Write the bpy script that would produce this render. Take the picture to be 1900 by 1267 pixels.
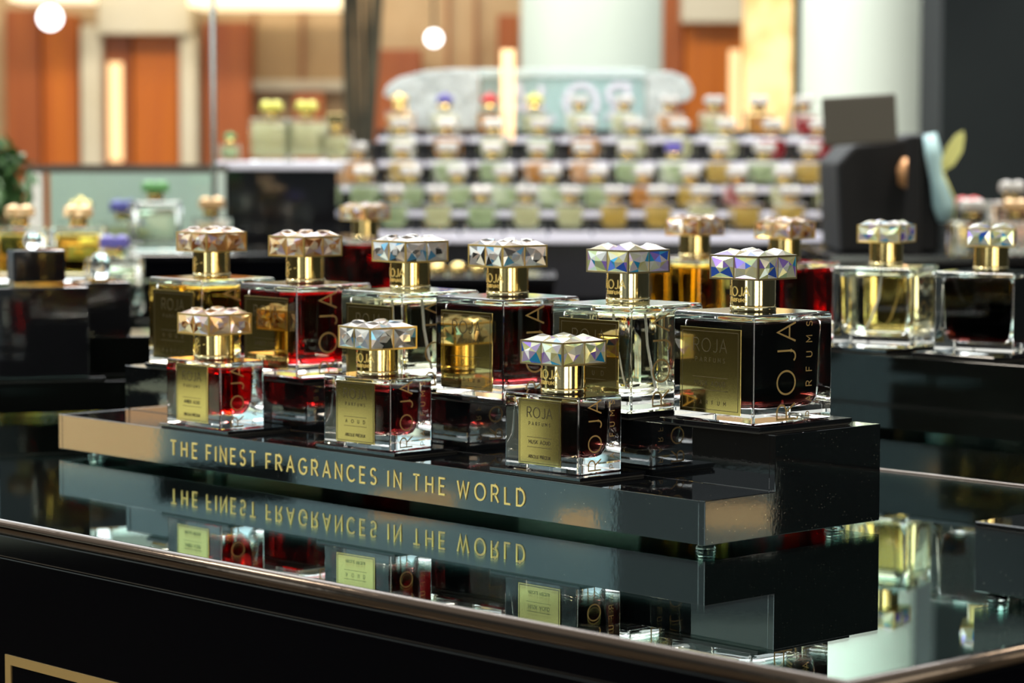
import bpy, bmesh, math, random
from mathutils import Vector, Matrix

# ------------------------------------------------------------------ scene, camera, world, lights
for o in list(bpy.data.objects): bpy.data.objects.remove(o)
S = bpy.context.scene
COL = S.collection
random.seed(7)
Z0 = 0.950                       # height of the glass counter top above the shop floor
GAP = 0.0045                     # riser underside above the counter glass (clear feet)
ZR = Z0 + GAP

F_PX = 4938.64
YAW, PITCH, ROLL = -0.8151, 0.0747, 0.0026
CAM = Vector((1.05972, -1.15598, ZR + 0.23851))
_f = Vector((math.sin(YAW)*math.cos(PITCH), math.cos(YAW)*math.cos(PITCH), -math.sin(PITCH)))
_r = Vector((math.cos(YAW), -math.sin(YAW), 0))
_u = _r.cross(_f)
R_ = math.cos(ROLL)*_r + math.sin(ROLL)*_u
U_ = -math.sin(ROLL)*_r + math.cos(ROLL)*_u
cd = bpy.data.cameras.new('camera'); cam = bpy.data.objects.new('camera', cd); COL.objects.link(cam)
cam.matrix_world = Matrix(((R_.x, U_.x, -_f.x, CAM.x), (R_.y, U_.y, -_f.y, CAM.y), (R_.z, U_.z, -_f.z, CAM.z), (0, 0, 0, 1)))
cd.sensor_width = 36; cd.lens = F_PX/1900*36
cd.clip_start = 0.05; cd.clip_end = 100
cd.dof.use_dof = True; cd.dof.focus_distance = 1.665; cd.dof.aperture_fstop = 9.8; cd.dof.aperture_blades = 0
S.camera = cam
S.view_settings.view_transform = 'Standard'; S.view_settings.look = 'None'
S.view_settings.exposure = 0.0; S.view_settings.gamma = 1.0; S.view_settings.use_curve_mapping = False
cy = S.cycles
cy.max_bounces = 20; cy.transmission_bounces = 16; cy.glossy_bounces = 10; cy.diffuse_bounces = 3; cy.transparent_max_bounces = 12
cy.caustics_reflective = True; cy.caustics_refractive = True; cy.blur_glossy = 0.3
cy.sample_clamp_indirect = 12.0; cy.use_denoising = True

W = bpy.data.worlds.new('world'); S.world = W; W.use_nodes = True
wn = W.node_tree.nodes; wl = W.node_tree.links; wn.clear()
wo = wn.new('ShaderNodeOutputWorld'); wb = wn.new('ShaderNodeBackground'); wt = wn.new('ShaderNodeTexCoord')
wm = wn.new('ShaderNodeMapping'); wno = wn.new('ShaderNodeTexNoise'); wr = wn.new('ShaderNodeValToRGB')
wm.inputs['Scale'].default_value = (1.6, 1.6, 3.2); wno.inputs['Scale'].default_value = 1.5; wno.inputs['Detail'].default_value = 1
wr.color_ramp.elements[0].position = .35; wr.color_ramp.elements[0].color = (.02, .03, .035, 1)
wr.color_ramp.elements[1].position = .68; wr.color_ramp.elements[1].color = (.50, .58, .60, 1)
wl.new(wt.outputs['Generated'], wm.inputs[0]); wl.new(wm.outputs[0], wno.inputs['Vector']); wl.new(wno.outputs[0], wr.inputs[0])
wsx = wn.new('ShaderNodeSeparateXYZ'); wl.new(wt.outputs['Generated'], wsx.inputs[0])
wmr = wn.new('ShaderNodeMapRange'); wmr.inputs['From Min'].default_value = .45; wmr.inputs['From Max'].default_value = .8; wl.new(wsx.outputs['Z'], wmr.inputs[0])
wmx = wn.new('ShaderNodeMix'); wmx.data_type = 'RGBA'; wmx.inputs['B'].default_value = (1.35, 1.33, 1.25, 1)
wl.new(wmr.outputs[0], wmx.inputs['Factor']); wl.new(wr.outputs[0], wmx.inputs['A'])
wl.new(wmx.outputs['Result'], wb.inputs[0]); wb.inputs[1].default_value = 0.8; wl.new(wb.outputs[0], wo.inputs[0])

def area(name, loc, target, size, power, color, size_y=None):
    l = bpy.data.lights.new(name, 'AREA'); l.energy = power; l.color = color
    l.shape = 'RECTANGLE'; l.size = size; l.size_y = size_y or size
    o = bpy.data.objects.new(name, l); COL.objects.link(o); o.location = loc
    d = Vector(target) - Vector(loc); o.rotation_euler = d.to_track_quat('-Z', 'Y').to_euler()
    return o
# view-aligned floor frame of the hall: right / forward directions on the ground
FWD = Vector((math.sin(YAW), math.cos(YAW), 0)); RGT = Vector((math.cos(YAW), -math.sin(YAW), 0))
def hall(x, d, z=0.0): return Vector((CAM.x, CAM.y, 0)) + RGT*x + FWD*d + Vector((0, 0, z))
def at(px, py, d): return CAM + (_f + R_*((px-950)/F_PX) - U_*((py-633.5)/F_PX))*d
area('skylight_behind_display', hall(-1.2, 6.5, 4.6), (-.3, .1, 1), 6.0, 420, (.92, .97, 1.0))
area('ceiling_light_warm', hall(1.6, 3.2, 3.6), (-.3, .1, 1), .6, 60, (1, .85, .66))
area('ceiling_light_over_counter', (-.9, -.7, 3.2), (-.3, .05, 1), .5, 30, (1, .93, .82))
area('ceiling_light_left', hall(-3.2, 2.0, 3.4), (-.4, .1, 1), .5, 60, (1, .9, .75))
area('facade_downlight_row', hall(-1.5, 10.2, 4.3), hall(-1.5, 14.2, 1.3), 7, 270, (1, .86, .66), .6)
area('facade_daylight', hall(1.0, 7.0, 5.0), hall(.9, 12.0, 1.5), 3, 45, (.85, .97, 1.0))
area('tier_display_light', hall(.25, 4.1, 2.9), hall(.3, 5.1, 1.1), 1.6, 55, (1, .97, .95), .5)

# ------------------------------------------------------------------ materials
MATS = {}
def nm(name):
    m = bpy.data.materials.new(name); m.use_nodes = True; MATS[name] = m
    return m, m.node_tree.nodes, m.node_tree.links
def pb(name, col, rough=.5, metal=0, ior=1.5, spec=.5, emit=None, es=0, trans=0, alpha=1, coat=0):
    m, n, l = nm(name); b = n['Principled BSDF']
    b.inputs['Base Color'].default_value = (*col, 1); b.inputs['Roughness'].default_value = rough
    b.inputs['Metallic'].default_value = metal; b.inputs['IOR'].default_value = ior
    b.inputs['Specular IOR Level'].default_value = spec; b.inputs['Transmission Weight'].default_value = trans
    b.inputs['Coat Weight'].default_value = coat; b.inputs['Coat Roughness'].default_value = .03
    if emit: b.inputs['Emission Color'].default_value = (*emit, 1); b.inputs['Emission Strength'].default_value = es
    return m
def bump(m, scale, strength, dist=.001, detail=2, rough_var=None):
    n = m.node_tree.nodes; l = m.node_tree.links; b = n['Principled BSDF']
    t = n.new('ShaderNodeTexCoord'); no = n.new('ShaderNodeTexNoise'); no.inputs['Scale'].default_value = scale; no.inputs['Detail'].default_value = detail
    bu = n.new('ShaderNodeBump'); bu.inputs['Strength'].default_value = strength; bu.inputs['Distance'].default_value = dist
    l.new(t.outputs['Object'], no.inputs['Vector']); l.new(no.outputs[0], bu.inputs['Height']); l.new(bu.outputs[0], b.inputs['Normal'])
    if rough_var:
        mr = n.new('ShaderNodeMapRange'); mr.inputs['To Min'].default_value = rough_var[0]; mr.inputs['To Max'].default_value = rough_var[1]
        l.new(no.outputs[0], mr.inputs[0]); l.new(mr.outputs[0], b.inputs['Roughness'])
    return m
def dust(m, scale=420, thr=.14, keep=.9, col=(.62, .55, .45)):
    """sparse specks of dust lying on a polished surface"""
    n = m.node_tree.nodes; l = m.node_tree.links; b = n['Principled BSDF']
    t = n.new('ShaderNodeTexCoord'); v = n.new('ShaderNodeTexVoronoi'); v.inputs['Scale'].default_value = scale
    a = n.new('ShaderNodeMath'); a.operation = 'LESS_THAN'; a.inputs[1].default_value = thr
    sx = n.new('ShaderNodeSeparateColor'); g = n.new('ShaderNodeMath'); g.operation = 'GREATER_THAN'; g.inputs[1].default_value = keep
    mu = n.new('ShaderNodeMath'); mu.operation = 'MULTIPLY'
    l.new(t.outputs['Object'], v.inputs['Vector']); l.new(v.outputs['Distance'], a.inputs[0]); l.new(v.outputs['Color'], sx.inputs[0]); l.new(sx.outputs[0], g.inputs[0])
    l.new(a.outputs[0], mu.inputs[0]); l.new(g.outputs[0], mu.inputs[1])
    mc = n.new('ShaderNodeMix'); mc.data_type = 'RGBA'; mc.inputs['A'].default_value = b.inputs['Base Color'].default_value[:]; mc.inputs['B'].default_value = (*col, 1)
    l.new(mu.outputs[0], mc.inputs['Factor']); l.new(mc.outputs['Result'], b.inputs['Base Color'])
    return m
acrylic = dust(bump(pb('black_acrylic', (.003, .0035, .004), .025, ior=1.75), 260, .009, .001, 2), 640, .09, .965)
acrylic_top = dust(pb('black_acrylic_plate', (.004, .004, .005), .05, ior=1.6), 560, .11, .955)
acrylic_plain = pb('plain_black_acrylic', (.003, .0035, .003), .05, ior=1.45, spec=.3)
lacquer = bump(pb('black_lacquer', (.0012, .0012, .002), .06, ior=1.4, spec=.28), 3, .05, .01, 1)
velvet = pb('charcoal_felt', (.03, .027, .022), .9)
gold = bump(pb('polished_gold', (.83, .62, .25), .11, 1), 900, .03, .0005)
gold_pale = bump(pb('pale_gold', (.80, .66, .36), .09, 1), 700, .02, .0005)
gold_label = bump(pb('brushed_gold_plate', (.60, .46, .17), .08, 1), 1500, .03, .00005, 3, (.02, .12))
gold_frame = pb('gold_stone_frame', (.62, .42, .13), .3, .85)
gold_frame_pale = pb('pale_gold_stone_frame', (.36, .28, .15), .3, .85)
gold_text = pb('gold_lettering', (.90, .66, .22), .35, .55)
gold_dark = pb('stamped_lettering', (.045, .032, .010), .55, .3)
gold_print = pb('gold_print', (.52, .33, .12), .45, .6)
brass_trim = bump(pb('dark_bronze_trim', (.075, .058, .045), .13, 1), 60, .12, .002)
black_gloss = pb('black_gloss', (.006, .006, .007), .05, ior=1.6)
black_matte = pb('black_matte', (.004, .004, .0045), .7, spec=.25)
grey_matte = pb('dark_grey_plastic', (.075, .068, .055), .7, spec=.25)
steel = pb('brushed_steel', (.62, .66, .66), .25, 1)
white_acr = pb('white_frosted_acrylic', (.58, .58, .67), .35)
step_grey = pb('black_step', (.010, .010, .014), .25)
far_liq = {}
for _n, _c in (('golden', (.66, .46, .10)), ('pale', (.70, .70, .40)), ('red', (.42, .02, .03)), ('green', (.50, .62, .34)), ('copper', (.66, .30, .06)), ('dark', (.04, .01, .005))):
    far_liq[_n] = pb('far_perfume_'+_n, _c, .15, trans=.35, ior=1.33)
white_paint = pb('white_paint', (.78, .78, .74), .5)
def glassmat(name, col, ior=1.5, rough=0.0):
    m, n, l = nm(name); n.remove(n['Principled BSDF']); g = n.new('ShaderNodeBsdfGlass')
    g.inputs['Color'].default_value = (*col, 1); g.inputs['IOR'].default_value = ior; g.inputs['Roughness'].default_value = rough
    l.new(g.outputs[0], n['Material Output'].inputs['Surface']); return m
glass = glassmat('clear_flacon_glass', (.99, .995, .99), 1.5)
glass_foot = glassmat('clear_foot', (.93, .98, .97), 1.49)
glass_green = glassmat('counter_glass', (.90, .97, .95), 1.52)
glass_frost = bump(pb('frosted_crystal', (.60, .66, .66), .3, trans=.35, ior=1.25), 30, 1.0, .02, 4)
glass_sign = pb('pale_sign_glass', (.50, .68, .69), .3, trans=.6, ior=1.1)
def liquid(name, col, dens):
    m, n, l = nm(name); n.remove(n['Principled BSDF']); g = n.new('ShaderNodeBsdfGlass'); g.inputs['IOR'].default_value = .915
    g.inputs['Color'].default_value = (1, 1, 1, 1); g.inputs['Roughness'].default_value = 0
    v = n.new('ShaderNodeVolumeAbsorption'); v.inputs['Color'].default_value = (*col, 1); v.inputs['Density'].default_value = dens
    l.new(g.outputs[0], n['Material Output'].inputs['Surface']); l.new(v.outputs[0], n['Material Output'].inputs['Volume']); return m
liq_dark = liquid('dark_brown_perfume', (.42, .06, .02), 190)
liq_red = liquid('deep_red_perfume', (.88, .02, .06), 190)
liq_redblack = liquid('black_red_perfume', (.62, .03, .05), 150)
liq_amber = liquid('amber_perfume', (.97, .79, .04), 38)
liq_straw = liquid('straw_perfume', (.985, .94, .52), 11)
liq_green = liquid('green_perfume', (.70, .95, .55), 14)
liq_copper = liquid('copper_perfume', (.95, .55, .15), 35)
# mirror under the counter glass
mirror = pb('teal_backed_mirror', (.50, .60, .58), .012, 1)

def crystal_mats(tag, tints):
    """foil-backed cut stone: clear crown, coated pavilion facets"""
    m, n, l = nm('foil_'+tag); b = n['Principled BSDF']; b.inputs['Metallic'].default_value = 1; b.inputs['Roughness'].default_value = .10
    a = n.new('ShaderNodeAttribute'); a.attribute_name = 'tint'; l.new(a.outputs['Color'], b.inputs['Base Color'])
    return m
def stone_mat():
    m, n, l = nm('coated_cut_stone'); b = n['Principled BSDF']; b.inputs['Metallic'].default_value = .6; b.inputs['Roughness'].default_value = .06
    b.inputs['Coat Weight'].default_value = .5; b.inputs['Coat Roughness'].default_value = .01; b.inputs['Coat IOR'].default_value = 1.5
    a = n.new('ShaderNodeAttribute'); a.attribute_name = 'tint'; l.new(a.outputs['Color'], b.inputs['Base Color'])
    return m
stone_m = stone_mat()
stone_top = stone_m.copy(); stone_top.name = 'coated_cut_stone_top'; _b = stone_top.node_tree.nodes['Principled BSDF']; _b.inputs['Metallic'].default_value = .15; _b.inputs['Coat Weight'].default_value = .12; _b.inputs['Roughness'].default_value = .2; _b.inputs['Specular IOR Level'].default_value = .35
PAL = {
 'ab': [(.84, .83, .76), (.72, .66, .30), (.36, .22, .74), (.05, .14, .68), (.78, .72, .32), (.62, .48, .80), (.92, .92, .90), (.04, .38, .72), (.74, .72, .56), (.82, .78, .50), (.56, .66, .36), (.78, .70, .78), (.80, .74, .42)],
 'clear': [(.72, .68, .64), (.46, .41, .38), (.74, .58, .47), (.58, .64, .76), (.06, .06, .06), (.92, .92, .92), (.62, .55, .50), (.76, .64, .55), (.20, .18, .17), (.12, .36, .60), (.68, .63, .60)],  # dark and white tints paint the inner sparkle of clear stones
 'amber': [(.78, .46, .20), (.62, .27, .09), (.64, .42, .36), (.80, .62, .40), (.30, .10, .03), (.60, .48, .60), (.90, .84, .74), (.72, .40, .13), (.76, .56, .38)],
}

# ------------------------------------------------------------------ mesh helpers
def link(name, bm, mats, parent=None, smooth=False, loc=None, rz=None):
    me = bpy.data.meshes.new(name); bm.normal_update(); bm.to_mesh(me); bm.free()
    for m in (mats if isinstance(mats, (list, tuple)) else [mats]): me.materials.append(m)
    if smooth:
        for p in me.polygons: p.use_smooth = True
    o = bpy.data.objects.new(name, me); COL.objects.link(o)
    if parent: o.parent = parent
    if loc is not None: o.location = loc
    if rz is not None: o.rotation_euler.z = rz
    return o
def tag(o, label=None, cat=None, group=None, kind=None):
    if label: o['label'] = label
    if cat: o['category'] = cat
    if group: o['group'] = group
    if kind: o['kind'] = kind
    return o
def empty(name, loc=(0, 0, 0), rz=0):
    o = bpy.data.objects.new(name, None); COL.objects.link(o); o.location = loc; o.rotation_euler.z = rz; o.empty_display_size = .02
    return o
def box(bm, x0, x1, y0, y1, z0, z1, mi=0, bev=0.0, M=None):
    vs = [bm.verts.new((x, y, z)) for z in (z0, z1) for y in (y0, y1) for x in (x0, x1)]
    fs = [bm.faces.new([vs[i] for i in q]) for q in ((0, 2, 3, 1), (4, 5, 7, 6), (0, 1, 5, 4), (2, 6, 7, 3), (0, 4, 6, 2), (1, 3, 7, 5))]
    for f in fs: f.material_index = mi
    if M is not None: bmesh.ops.transform(bm, matrix=M, verts=vs)
    if bev > 0:
        es = list({e for f in fs for e in f.edges})
        r = bmesh.ops.bevel(bm, geom=es, offset=bev, segments=2, affect='EDGES', profile=.5)
        for f in r['faces']: f.material_index = mi
    return fs
def rrect(w, d, r, seg=6, z=0.0, cx=0, cy=0):
    pts = []
    for (sx, sy, a0) in ((1, 1, 0), (-1, 1, 90), (-1, -1, 180), (1, -1, 270)):
        for k in range(seg+1):
            a = math.radians(a0+90*k/seg)
            pts.append((cx+sx*(w/2-r)+r*math.cos(a), cy+sy*(d/2-r)+r*math.sin(a), z))
    return pts
def loft(bm, rings, mi=0, cap=True, smooth=False):
    R = [[bm.verts.new(p) for p in ring] for ring in rings]; n = len(R[0]); fs = []
    for a, b in zip(R, R[1:]):
        for i in range(n): fs.append(bm.faces.new((a[i], a[(i+1) % n], b[(i+1) % n], b[i])))
    if cap:
        fs.append(bm.faces.new(list(reversed(R[0])))); fs.append(bm.faces.new(R[-1]))
    for f in fs: f.material_index = mi; f.smooth = smooth
    return fs
def circ(r, z, n=48, cx=0, cy=0): return [(cx+r*math.cos(2*math.pi*i/n), cy+r*math.sin(2*math.pi*i/n), z) for i in range(n)]
def lathe(bm, prof, n=48, mi=0, cx=0, cy=0, smooth=True):
    fs = loft(bm, [circ(max(r, 1e-5), z, n, cx, cy) for r, z in prof], mi, True)
    for f in fs[:-2]: f.smooth = smooth
    return fs
def prism(bm, pts, h0, h1, axis='z', mi=0, bev=0):
    """extrude a 2-D outline; axis x: pts are (y,z); y: (x,z); z: (x,y)"""
    def P(a, b, h): return {'z': (a, b, h), 'x': (h, a, b), 'y': (a, h, b)}[axis]
    A = [bm.verts.new(P(a, b, h0)) for a, b in pts]; B = [bm.verts.new(P(a, b, h1)) for a, b in pts]; n = len(pts)
    fs = [bm.faces.new(A), bm.faces.new(list(reversed(B)))]
    for i in range(n): fs.append(bm.faces.new((A[(i+1) % n], A[i], B[i], B[(i+1) % n])))
    bmesh.ops.recalc_face_normals(bm, faces=fs)
    for f in fs: f.material_index = mi
    if bev > 0:
        r = bmesh.ops.bevel(bm, geom=list({e for f in fs for e in f.edges}), offset=bev, segments=2, affect='EDGES', profile=.5)
        for f in r['faces']: f.material_index = mi
    return fs
def tube(bm, pts, r, n=8, mi=0):
    rings = []
    for i, p in enumerate(pts):
        p = Vector(p); t = (Vector(pts[min(i+1, len(pts)-1)])-Vector(pts[max(i-1, 0)])).normalized()
        a = t.cross(Vector((0, 0, 1)));  a = a.normalized() if a.length > 1e-4 else Vector((1, 0, 0)); b = t.cross(a)
        rr = r[i] if isinstance(r, (list, tuple)) else r
        rings.append([tuple(p+a*rr*math.cos(2*math.pi*k/n)+b*rr*math.sin(2*math.pi*k/n)) for k in range(n)])
    return loft(bm, rings, mi, True, True)

# ---- stroke alphabet (unit cap height), thin geometric capitals
def arc(cx, cy, rx, ry, a0, a1, n=12): return [(cx+rx*math.cos(math.radians(a0+(a1-a0)*k/n)), cy+ry*math.sin(math.radians(a0+(a1-a0)*k/n))) for k in range(n+1)]
GL = {
 'A': (.72, [[(0, 0), (.36, 1), (.72, 0)], [(.13, .34), (.59, .34)]]),
 'B': (.55, [[(0, 0), (0, 1), (.28, 1)]+arc(.28, .76, .22, .24, 90, -90)+[(0, .52)], [(.28, .52)]+arc(.28, .26, .27, .26, 90, -90)+[(0, 0)]]),
 'C': (.72, [arc(.42, .5, .42, .5, 45, 315, 20)]),
 'D': (.66, [[(0, 0), (0, 1), (.25, 1)]+arc(.25, .5, .41, .5, 90, -90, 16)+[(0, 0)]]),
 'E': (.50, [[(.5, 1), (0, 1), (0, 0), (.5, 0)], [(0, .52), (.44, .52)]]),
 'É': (.50, [[(.5, 1), (0, 1), (0, 0), (.5, 0)], [(0, .52), (.44, .52)], [(.2, 1.12), (.38, 1.28)]]),
 'F': (.50, [[(.5, 1), (0, 1), (0, 0)], [(0, .50), (.42, .50)]]),
 'G': (.78, [arc(.42, .5, .42, .5, 45, 325, 20)+[(.78, .46), (.46, .46)]]),
 'H': (.60, [[(0, 0), (0, 1)], [(.6, 0), (.6, 1)], [(0, .52), (.6, .52)]]),
 'I': (.0, [[(0, 0), (0, 1)]]),
 'J': (.42, [[(.42, 1), (.42, .26)]+arc(.20, .26, .22, .26, 0, -140, 10)]),
 'K': (.58, [[(0, 0), (0, 1)], [(.56, 1), (0, .42)], [(.2, .62), (.58, 0)]]),
 'L': (.46, [[(0, 1), (0, 0), (.46, 0)]]),
 'M': (.74, [[(0, 0), (0, 1), (.37, .38), (.74, 1), (.74, 0)]]),
 'N': (.62, [[(0, 0), (0, 1), (.62, 0), (.62, 1)]]),
 'O': (.90, [arc(.45, .5, .45, .5, 0, 360, 32)]),
 'P': (.55, [[(0, 0), (0, 1), (.28, 1)]+arc(.28, .73, .26, .27, 90, -90)+[(0, .46)]]),
 'R': (.60, [[(0, 0), (0, 1), (.28, 1)]+arc(.28, .74, .27, .26, 90, -90)+[(0, .48)], [(.28, .48), (.60, 0)]]),
 'S': (.52, [arc(.27, .745, .24, .255, 30, 270, 14)+arc(.26, .25, .26, .24, 90, -150, 14)]),
 'T': (.58, [[(0, 1), (.58, 1)], [(.29, 1), (.29, 0)]]),
 'U': (.60, [[(0, 1), (0, .3)]+arc(.3, .3, .3, .3, 180, 360, 14)+[(.6, 1)]]),
 'W': (1.02, [[(0, 1), (.26, 0), (.51, .92), (.76, 0), (1.02, 1)]]),
 'X': (.6, [[(0, 0), (.6, 1)], [(0, 1), (.6, 0)]]),
}
def ribbon(bm, pts, w, mapf, h, mi=0):
    """a raised stroke of width w along pts (2-D), placed by mapf(x,y,z)"""
    closed = len(pts) > 3 and abs(pts[0][0]-pts[-1][0]) < 1e-6 and abs(pts[0][1]-pts[-1][1]) < 1e-6
    if closed: pts = pts[:-1]
    n = len(pts); rows = []
    for i in range(n):
        p = Vector(pts[i]); a = Vector(pts[i-1]) if (i > 0 or closed) else None; b = Vector(pts[(i+1) % n]) if (i < n-1 or closed) else None
        d1 = (p-a).normalized() if a is not None else None; d2 = (b-p).normalized() if b is not None else None
        if d1 is None: d1 = d2
        if d2 is None: d2 = d1
        n1 = Vector((-d1.y, d1.x)); n2 = Vector((-d2.y, d2.x)); m = n1+n2
        m = m.normalized() if m.length > 1e-5 else n1
        k = min(1/max(m.dot(n1), .35), 2.2)
        l_, r_ = p+m*w/2*k, p-m*w/2*k
        rows.append([bm.verts.new(mapf(q.x, q.y, z)) for q, z in ((l_, 0), (l_, h), (r_, h), (r_, 0))])
    rng = range(n) if closed else range(n-1)
    for i in rng:
        A, B = rows[i], rows[(i+1) % n]
        for k in range(3):
            f = bm.faces.new((A[k], A[k+1], B[k+1], B[k])); f.material_index = mi
    if not closed:
        for Rw in (rows[0], rows[-1]):
            f = bm.faces.new(Rw); f.material_index = mi
def text_width(s, size, track):
    x = 0
    for ch in s: x += (.34 if ch == ' ' else GL[ch][0])*size + track
    return x-track
def text(bm, s, x, y, size, track, stroke, mapf, h, mi=0, center=False, width=None):
    if width is not None and len(s) > 1:
        track = 0; track = (width-text_width(s, size, 0))/(len(s)-1)
    if center: x -= text_width(s, size, track)/2
    for ch in s:
        if ch != ' ':
            for st in GL[ch][1]: ribbon(bm, [(x+a*size, y+b*size) for a, b in st], stroke, mapf, h, mi)
        x += (.34 if ch == ' ' else GL[ch][0])*size + track
    return x
mm = .001

# ------------------------------------------------------------------ perfume flacon
def facet_stone(name, s, hc, pal, seed, M, parent):
    """square-cut stone with an irregular brilliant crown; local z is outward"""
    rnd = random.Random(seed); bm = bmesh.new(); h = s/2
    def V(x, y, z): return bm.verts.new(M @ Vector((x, y, z)))
    g = [V(h*a, h*b, 0) for a, b in ((1, 1), (0, 1), (-1, 1), (-1, 0), (-1, -1), (0, -1), (1, -1), (1, 0))]
    j = lambda k: rnd.uniform(-k, k)*s
    fine = pal != 'ab'
    ring = [V(.31*s*a+j(.07), .31*s*b+j(.07), hc*rnd.uniform(.55, .75)) for a, b in ((1, .15), (.1, 1), (-1, .1), (-.1, -1))]
    fs = []
    seq = [(7, 0, 0), (0, 1, 1), (1, 2, 1), (2, 3, 2), (3, 4, 2), (4, 5, 3), (5, 6, 3), (6, 7, 0)]
    for a, b, r in seq: fs.append(bm.faces.new((g[a], g[b], ring[r])))
    for c, r0, r1 in ((0, 0, 1), (2, 1, 2), (4, 2, 3), (6, 3, 0)): fs.append(bm.faces.new((g[c], ring[r1], ring[r0])))
    if fine:
        inn = [V(.15*s*a+j(.05), .15*s*b+j(.05), hc*rnd.uniform(.85, 1)) for a, b in ((1, 1), (-1, 1), (-1, -1), (1, -1))]
        for k in range(4):
            fs.append(bm.faces.new((ring[k], ring[(k+1) % 4], inn[k]))); fs.append(bm.faces.new((ring[(k+1) % 4], inn[(k+1) % 4], inn[k])))
        fs.append(bm.faces.new((inn[0], inn[1], inn[2]))); fs.append(bm.faces.new((inn[0], inn[2], inn[3])))
    else:
        top = V(j(.10), j(.10), hc)
        for r in range(4): fs.append(bm.faces.new((ring[r], ring[(r+1) % 4], top)))
    bot = V(0, 0, -s*.2)
    for k in range(8): fs.append(bm.faces.new((g[(k+1) % 8], g[k], bot)))
    bmesh.ops.recalc_face_normals(bm, faces=bm.faces[:])
    lay = bm.loops.layers.float_color.new('tint')
    for f in bm.faces:
        c = rnd.choice(PAL[pal])
        if hc > .003: c = tuple((x*.75+.25*y)*.42 for x, y in zip(c, PAL[pal][0]))  # tint of the top stones darkened to offset the strong overhead light
        for lp in f.loops: lp[lay] = (*c, 1)
    return link(name, bm, [stone_top if hc > .003 else stone_m], parent)
def make_cap(parent, z, rz, pal, seed, side=39.0, hgt=15.3, metal=None):
    """square jewelled stopper; twelve cut stones held in a gold frame"""
    metal = gold_frame_pale if metal is gold_pale else gold_frame
    cap = None; bm = bmesh.new(); s = side*mm; t = 1.1*mm; hh = hgt*mm; q = s/2
    for sx in (-1, 1):
        for sy in (-1, 1):
            box(bm, sx*q-(t if sx > 0 else 0), sx*q+(0 if sx > 0 else t), sy*q-(t if sy > 0 else 0), sy*q+(0 if sy > 0 else t), t, hh-t)
    for zz in (0, hh-t):
        box(bm, -q, q, -q, -q+t, zz, zz+t); box(bm, -q, q, q-t, q, zz, zz+t)
        box(bm, -q, -q+t, -q+t, q-t, zz, zz+t); box(bm, q-t, q, -q+t, q-t, zz, zz+t)
    tm = .7*mm
    for sx in (-1, 1):
        box(bm, sx*(q-t/2)-t/2, sx*(q-t/2)+t/2, -tm/2, tm/2, t, hh-t); box(bm, -tm/2, tm/2, sx*(q-t/2)-t/2, sx*(q-t/2)+t/2, t, hh-t)
    box(bm, -q+t, q-t, -tm/2, tm/2, hh-t, hh); box(bm, -tm/2, tm/2, -q+t, -tm/2, hh-t, hh); box(bm, -tm/2, tm/2, tm/2, q-t, hh-t, hh)
    box(bm, -q+t, q-t, -q+t, q-t, .1*mm, .8*mm)
    cap = link('cap', bm, metal, parent, loc=(0, 0, z), rz=rz)
    st = (s-2*t-tm)/2; zc = hh/2; sh = hh-2*t
    k = 0
    for a in range(4):
        for sd in (-1, 1):
            M = Matrix.Rotation(a*math.pi/2, 4, 'Z') @ Matrix.Translation((sd*(st/2+tm/2), -q+.35*mm, zc)) @ Matrix.Rotation(math.pi/2, 4, 'X') @ Matrix.Diagonal((1, sh/st, 1, 1))
            facet_stone('crystal', st, 1.5*mm, pal, seed*31+k, M, cap); k += 1
    for sx in (-1, 1):
        for sy in (-1, 1):
            M = Matrix.Translation((sx*(st/2+tm/2), sy*(st/2+tm/2), hh-.3*mm))
            facet_stone('crystal', st, 4.4*mm, pal, seed*31+k, M, cap); k += 1
    return cap
SCRIPT_R = [[(0, .1), (.08, .5), (.1, .95), (.3, 1.05), (.42, .85), (.25, .6), (.05, .55), (.2, .5), (.36, .2), (.2, -.1), (.02, 0), (.1, .3), (.45, .5), (.9, .62)]]
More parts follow.
